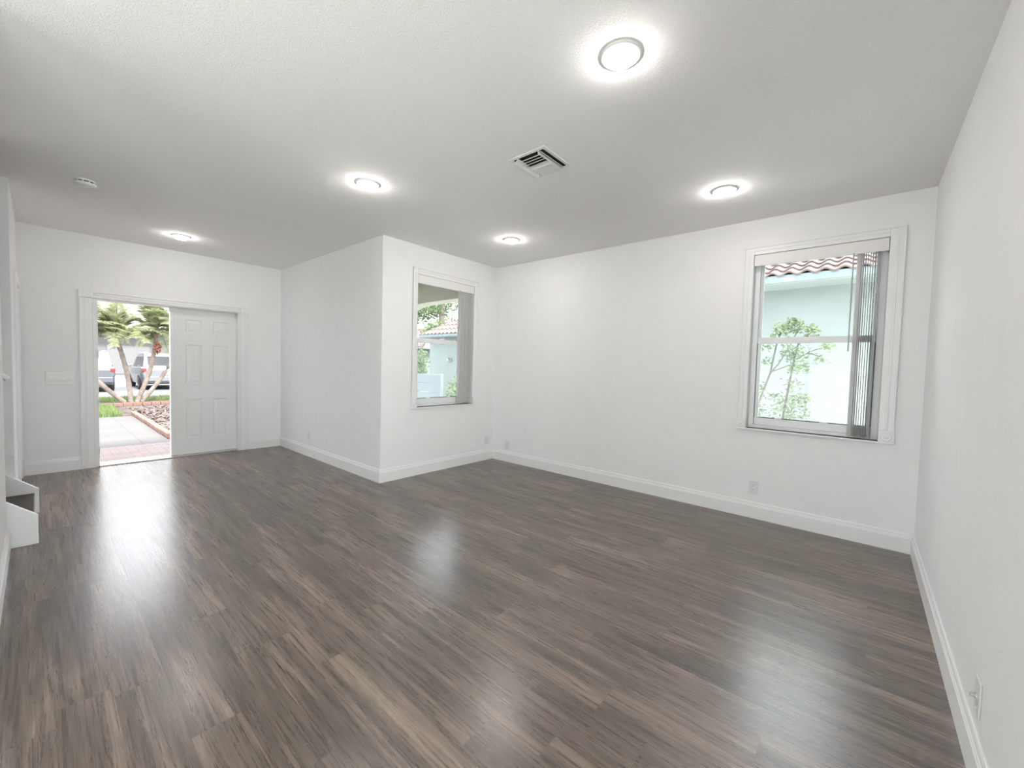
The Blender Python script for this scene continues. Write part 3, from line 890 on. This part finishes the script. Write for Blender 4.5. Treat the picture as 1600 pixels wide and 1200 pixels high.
# ---- cars (local: x across, y forward, z up, origin on the ground under the rear bumper)
def car(loc, rz, body, label, W_=1.86, L_=4.6, Hh=1.66):
    r = empty('car', loc, rz, label, 'car')
    hw = W_ / 2
    def ring(y, w0, w1, z0, z1, zs):
        pts = [(-w0, z0), (-w1, zs), (-w1 * .97, z1), (w1 * .97, z1), (w1, zs), (w0, z0)]
        return [(p[0], y, p[1]) for p in pts]
    rings = []
    for y, k, z0, z1 in ((0.0, .90, .36, .90), (.06, .95, .32, .99), (.35, 1, .26, 1.04), (1.3, 1, .24, 1.02), (2.6, 1, .24, 1.0), (3.4, .99, .24, .98), (4.2, .95, .28, .90), (4.5, .86, .34, .74), (4.6, .74, .40, .62)):
        rings.append(ring(y * L_ / 4.6, hw * k * .93, hw * k, z0, z1, (z0 + z1) * .55))
    MB().loft(rings).build('body', body, r, 0.03, 2)
    rr = []
    for y, k, z in ((.16, .88, 1.0), (.50, .80, Hh - .05), (.9, .78, Hh), (2.2, .77, Hh - .02), (2.75, .80, Hh - .16), (3.45, .88, .98)):
        rr.append([(-hw * .90, y, .97), (-hw * k, y, z), (hw * k, y, z), (hw * .90, y, .97)])
    MB().loft(rr).build('cabin', body, r, 0.03, 2)
    # rear glass, side glass, windscreen
    g = MB()
    g.prism([(.205, 1.08), (.235, 1.08), (.475, Hh - .13), (.445, Hh - .13)], 0, -hw * .72, hw * .72)
    g.build('rear_window', M['car_glass'], r)
    for sgn in (-1, 1):
        for ya, yb, yc, yd_ in ((.62, .75, 1.25, 1.25), (1.31, 1.31, 2.1, 2.1), (2.16, 2.16, 2.62, 3.1)):
            xo, xi = sgn * hw * .905, sgn * hw * .825
            gm = MB()
            pts = [(xo, ya, 1.03), (xo, yd_, 1.03), (xi, yc, Hh - .17), (xi, yb, Hh - .17)]
            pts2 = [(p[0] - sgn * .02, p[1], p[2]) for p in pts]
            gm.loft([pts, pts2]); gm.build('side_window', M['car_glass'], r)
        MB().box((sgn * hw * .80, -.008, .84), (sgn * hw * .97, .10, .98)).build('tail_lamp', M['tail'], r, 0.012)
        MB().box((sgn * hw * 1.0, 2.75, .98), (sgn * hw * 1.14, 2.90, 1.12)).build('side_mirror', body, r, 0.03)
        MB().box((sgn * hw * .70, .7, Hh + .01), (sgn * hw * .74, 2.3, Hh + .05)).build('roof_rail', M['rim'], r, 0.01)
        for y in (.85, 3.65):
            x0 = sgn * hw * .985
            wl = MB().lathe([(.20, .0), (.33, .0), (.345, .03), (.345, .19), (.33, .22), (.20, .22)], (x0 - (.22 if sgn > 0 else 0) + sgn * .01, y, .345), 24, 0, True).build('wheel', M['tyre'], r)
            MB().lathe([(.205, -.004), (.16, .0), (.15, .02), (.05, .02), (.04, 0), (.001, 0)] if sgn < 0 else [(.205, .224), (.16, .22), (.15, .20), (.05, .20), (.04, .22), (.001, .22)], (x0 - (.22 if sgn > 0 else 0) + sgn * .01, y, .345), 20, 0).build('rim', M['rim'], wl)
    MB().box((-hw * .9, -.05, .40), (hw * .9, .06, .62)).build('bumper', body, r, 0.03)
    MB().box((-.16, -.012, .70), (.16, .0, .82)).build('plate', M['plastic'], r, 0.004)
    return r
car((1.18, 23.4, G - .03), 0, M['car_silver'], 'pale silver car on the left beyond the palms, rear facing the house')
car((3.90, 24.2, G - .03), 0, M['car_white'], 'white car on the right beyond the palms with red tail lamp')

# ---- houses
def tile_roof(name, parent, xe, ze, y0, y1, rows, slope, hip0, hip1, axis='x', per=0.26, pitch_=0.36):
    """wavy clay tiles rising towards +x from the eave at xe"""
    mb = MB()
    for k in range(rows):
        a0, a1 = k * pitch_, (k + 1) * pitch_ + 0.05
        ya, yb = y0 + a0 * hip0, y1 - a0 * hip1
        if yb - ya < .3: break
        n = max(6, int((yb - ya) / per * 8)); lo, hi, ft = [], [], []
        for j in range(n + 1):
            y = ya + (yb - ya) * j / n
            wv = 0.115 * per * math.sin(2 * PI * y / per)
            lo.append((xe + a0, y, ze + a0 * slope + 0.052 + wv))
            hi.append((xe + a1, min(max(y, y0 + a1 * hip0), y1 - a1 * hip1), ze + a1 * slope + 0.020 + wv))
            ft.append((xe + a0 + .01, y, ze + a0 * slope + 0.030 + wv))
        mb.loft([ft, lo, hi], closed=False)
    return mb.build(name, M['tile'], parent)

def neighbour(name, xw, y0, y1, oh, zE, rows, slope, label, depth=9.0, ohe=0.5, per=0.26, pit=0.36):
    r = empty(name, (xw, (y0 + y1) / 2, G), 0, label, 'house')
    P = lambda o: (setattr(o, 'location', (-xw, -(y0 + y1) / 2, -G)), o)[1]
    P(MB().box((xw, y0, G), (xw + depth, y1, zE - .12)).build('wall', M['stucco'], r))
    P(MB().box((xw - oh, y0 - ohe, zE - .125), (xw + depth + oh, y1 + ohe, zE - .105)).build('soffit', M['soffit'], r))
    P(MB().box((xw - oh - .02, y0 - ohe - .02, zE - .11), (xw - oh, y1 + ohe + .02, zE - .008)).build('fascia', M['fascia'], r))
    P(tile_roof('tiled_roof', r, xw - oh - .05, zE - .035, y0 - ohe, y1 + ohe, rows, slope, 1.0, 1.0, 'x', per, pit))
    # roof body below the tiles
    d = rows * pit; xe = xw - oh; x2 = xw + depth + oh; ya, yb = y0 - ohe, y1 + ohe
    d2 = min(d, (x2 - xe) / 2 - .05, (yb - ya) / 2 - .05)
    v = [(xe, ya, zE - .1), (x2, ya, zE - .1), (x2, yb, zE - .1), (xe, yb, zE - .1)]
    t_ = [(xe + d2, ya + d2, zE - .04 + d2 * slope), (x2 - d2, ya + d2, zE - .04 + d2 * slope), (x2 - d2, yb - d2, zE - .04 + d2 * slope), (xe + d2, yb - d2, zE - .04 + d2 * slope)]
    P(MB().loft([v, t_]).build('roof_deck', M['tile'], r))
    return r, P
neighbour('house', 7.5, -6.0, 5.3, 0.5, 2.765, 12, 0.42, 'mint neighbouring house with tiled eave right outside the window on the long wall', 6.0, 0.5, 0.205, 0.27)
r2, P2 = neighbour('house', 12.0, 6.9, 15.45, 0.5, 2.70, 11, 0.62, 'mint house with pinkish tiled roof seen through the porch window', 9.0, 0.14)
fl_ = MB().box((11.93, 13.87, 1.50), (12.0, 14.05, 1.66)); o = P2(fl_.build('flood_lamp', M['soffit'], r2, .02))
MB().lathe([(.03, 0), (.10, -.10), (.095, -.11), (.02, -.04)], (11.92, 13.96, 1.62), 14, 0).build('lamp_head', M['soffit'], o)
neighbour('house', 17.0, 22.5, 36.0, 0.5, 2.5, 12, 0.42, 'far pinkish roofed house behind the shrub seen through the porch window')

rf = empty('house', (4, 46, G), 0, 'pale house across the street behind the parked cars', 'house')
PF = lambda o: (setattr(o, 'location', (-4, -46, -G)), o)[1]
PF(MB().box((-8, 46, G), (20, 56, 3.6)).build('wall', M['house'], rf))
PF(MB().box((3.6, 45.93, G), (6.2, 46.0, 2.2)).build('garage_door', M['garage'], rf))
PF(MB().box((10.2, 45.95, .9), (11.6, 46.0, 2.0)).build('window', M['car_glass'], rf))
PF(MB().prism([(44.9, 3.5), (57, 3.5), (51, 6.2)], 0, -9, 21).build('roof', M['grey_roof'], rf))

# ---- porch outside the corner wall
mb = MB()
XA = XB + 0.02
yc, aw, zs_, rise = 5.12, 1.32, 1.90, 0.50
n = 44
def arch_z(y):
    q = min(1, abs(y - yc) / aw)
    return zs_ + rise * (1 - q ** 5) ** (1 / 5)
pts = [(YW + T, G), (yc - aw, G)]
for k in range(n + 1):
    y = yc - aw + 2 * aw * k / n
    pts.append((y, arch_z(y)))
pts += [(yc + aw, G), (7.2, G), (7.2, 2.95), (YW + T, 2.95)]
# strips so that no face is concave
def strip(y0, y1, z0, z1):
    mb.box((XA, y0, z0), (XA + .26, y1, z1))
if yc - aw > YW + T: strip(YW + T, yc - aw, G, 2.95)
strip(yc + aw, 7.2, G, 2.95)
for k in range(n):
    ya, yb = yc - aw + 2 * aw * k / n, yc - aw + 2 * aw * (k + 1) / n
    za, zb = arch_z(ya), arch_z(yb)
    mb.prism([(ya, za), (yb, zb), (yb, 2.95), (ya, 2.95)], 0, XA, XA + .26)
struct(mb, 'porch_arch', M['tan'], 'tan stucco porch wall with a wide arch outside the window', 'porch')
struct(MB().box((XS + T, YW + T, 2.74), (XA, 7.2, 2.95)), 'porch_ceiling', M['tan'], 'tan porch ceiling outside the window', 'porch')
ground('porch_floor', XS + T, 4.6, YW + T, 7.2, -0.02, M['street'], 'pale porch floor outside the window', 'porch', 0.1)

# ---- plants by the windows
def leaves(mb, c, rad, n, size, r, flat=0.5):
    for k in range(n):
        d = Vector((r.gauss(0, 1), r.gauss(0, 1), r.gauss(0, 1))).normalized() * (r.random() ** .45)
        p = Vector(c) + Vector((d.x * rad[0], d.y * rad[1], d.z * rad[2]))
        a = Vector((r.gauss(0, 1), r.gauss(0, 1), r.gauss(0, flat))).normalized()
        b = a.cross(Vector((r.gauss(0, 1), r.gauss(0, 1), r.gauss(0, 1)))).normalized()
        s = size * r.uniform(.6, 1.2)
        mb.poly([p, p + a * s * .5 + b * s * .2, p + a * s, p + a * s * .5 - b * s * .2])
rl = random.Random(11)
sp = empty('sapling', (5.5, 0.98, G), 0, 'thin leafy sapling outside the window on the long wall', 'tree')
S0 = Vector((5.5, 0.98, G))
twigs = [[(5.5, 0.98, G), (5.5, 0.96, .75), (5.5, 0.915, 1.0), (5.5, 0.815, 1.35), (5.5, 0.77, 1.66), (5.48, .72, 1.86)],
         [(5.5, 0.815, 1.35), (5.48, 0.74, 1.45), (5.47, 0.68, 1.56), (5.46, .60, 1.75), (5.45, .55, 1.88)],
         [(5.5, 0.80, 1.37), (5.52, 0.69, 1.42), (5.53, .60, 1.46)],
         [(5.62, .70, G), (5.60, .68, .85), (5.58, .64, 1.2), (5.55, .60, 1.5), (5.53, .56, 1.72)],
         [(5.55, .60, 1.5), (5.52, .45, 1.60), (5.5, .30, 1.66)], [(5.53, .56, 1.68), (5.5, .46, 1.80), (5.5, .40, 1.86)],
         [(5.52, .45, 1.58), (5.5, .34, 1.53)]]
for i, tw in enumerate(twigs):
    n_ = len(tw)
    MB().tube([Vector(p) - S0 for p in tw], [(.015 if i in (0, 3) else .008) * (1 - .6 * k / n_) for k in range(n_)], 6).build('branch', M['bark'], sp)
mb = MB()
for c, rd_, n_ in (((5.48, .72, 1.84), (.10, .10, .11), 80), ((5.46, .60, 1.87), (.10, .12, .09), 90), ((5.5, .46, 1.82), (.09, .10, .08), 70), ((5.5, .62, 1.93), (.06, .07, .05), 36),
                   ((5.5, .30, 1.66), (.08, .09, .07), 50), ((5.5, .36, 1.52), (.07, .08, .06), 34), ((5.5, .86, 1.68), (.08, .08, .08), 40), ((5.52, .60, 1.58), (.12, .14, .14), 130),
                   ((5.55, .55, 1.42), (.10, .13, .09), 70), ((5.5, .86, 1.5), (.05, .05, .06), 20), ((5.5, .80, 1.74), (.06, .07, .06), 22)):
    leaves(mb, Vector(c) - S0, rd_, int(n_ * 1.8), .047, rl)
mb.build('foliage', M['leaf'], sp)
mb = MB()
for c, rd_, n_ in (((5.6, .62, 1.22), (.10, .10, .10), 50), ((5.6, .60, 1.02), (.16, .22, .12), 150), ((5.6, .62, .86), (.16, .22, .16), 190), ((5.6, .50, 1.08), (.10, .14, .06), 50), ((5.6, .92, 1.18), (.05, .07, .14), 40), ((5.6, .93, .86), (.06, .10, .14), 70), ((5.6, .78, 1.08), (.05, .08, .05), 30), ((5.62, .7, .6), (.2, .3, .25), 160)):
    leaves(mb, Vector(c) - S0, rd_, int(n_ * 1.6), .047, rl)
mb.build('foliage', M['leaf_pale'], sp)

def bush(name, c, rad, n_, size, label, cat='shrub', m_='leaf', stem=True):
    c = Vector(c); base = Vector((c.x, c.y, G))
    r = empty(name, base, 0, label, cat)
    mb = MB()
    for k in range(7):
        a = 2 * PI * k / 7
        mb.tube([(0, 0, 0), (math.cos(a) * rad[0] * .3, math.sin(a) * rad[1] * .3, (c.z - G) * .6), (math.cos(a) * rad[0] * .6, math.sin(a) * rad[1] * .6, c.z - G)], [.02, .014, .006], 5)
    mb.build('stem', M['bark'], r)
    mb = MB(); leaves(mb, c - base, rad, n_, size, rl); mb.build('foliage', M[m_], r)
    return r
bush('shrub', (8.05, 8.95, .45), (.42, .42, .62), 900, .11, 'leafy green shrub low in the right of the porch window')
bush('shrub', (10.4, 14.1, 1.35), (.45, .5, .75), 700, .13, 'green shrub by the house corner in the left of the porch window')
tr = empty('tree', (15.2, 18.5, G), 0, 'tall leafy green tree behind the pinkish roof in the porch window', 'tree')
MB().tube([(0, 0, 0), (.1, 0, 2.5), (0, .1, 5)], [.3, .24, .14], 10).build('trunk', M['bark'], tr)
mb = MB()
for k in range(24):
    leaves(mb, (rl.uniform(-1.6, 1.6), rl.uniform(-1.4, 1.5), rl.uniform(2.9, 6.4)), (.75, .75, .6), 190, .24, rl)
mb.build('crown', M['leaf'], tr)

fe = empty('fence', (8.0, 10.4, G), 0, 'pale blue vinyl fence panel low in the porch window', 'fence')
FO = lambda o: (setattr(o, 'location', (-8.0, -10.4, -G)), o)[1]
for k in range(4):
    FO(MB().box((7.98, 9.74, G + .05 + k * .28), (8.02, 11.6, G + .32 + k * .28)).build('board', M['vinyl'], fe, .004))
for y in (9.68, 11.6):
    FO(MB().box((7.94, y, G), (8.06, y + .1, 1.06)).build('post', M['vinyl'], fe, .01))
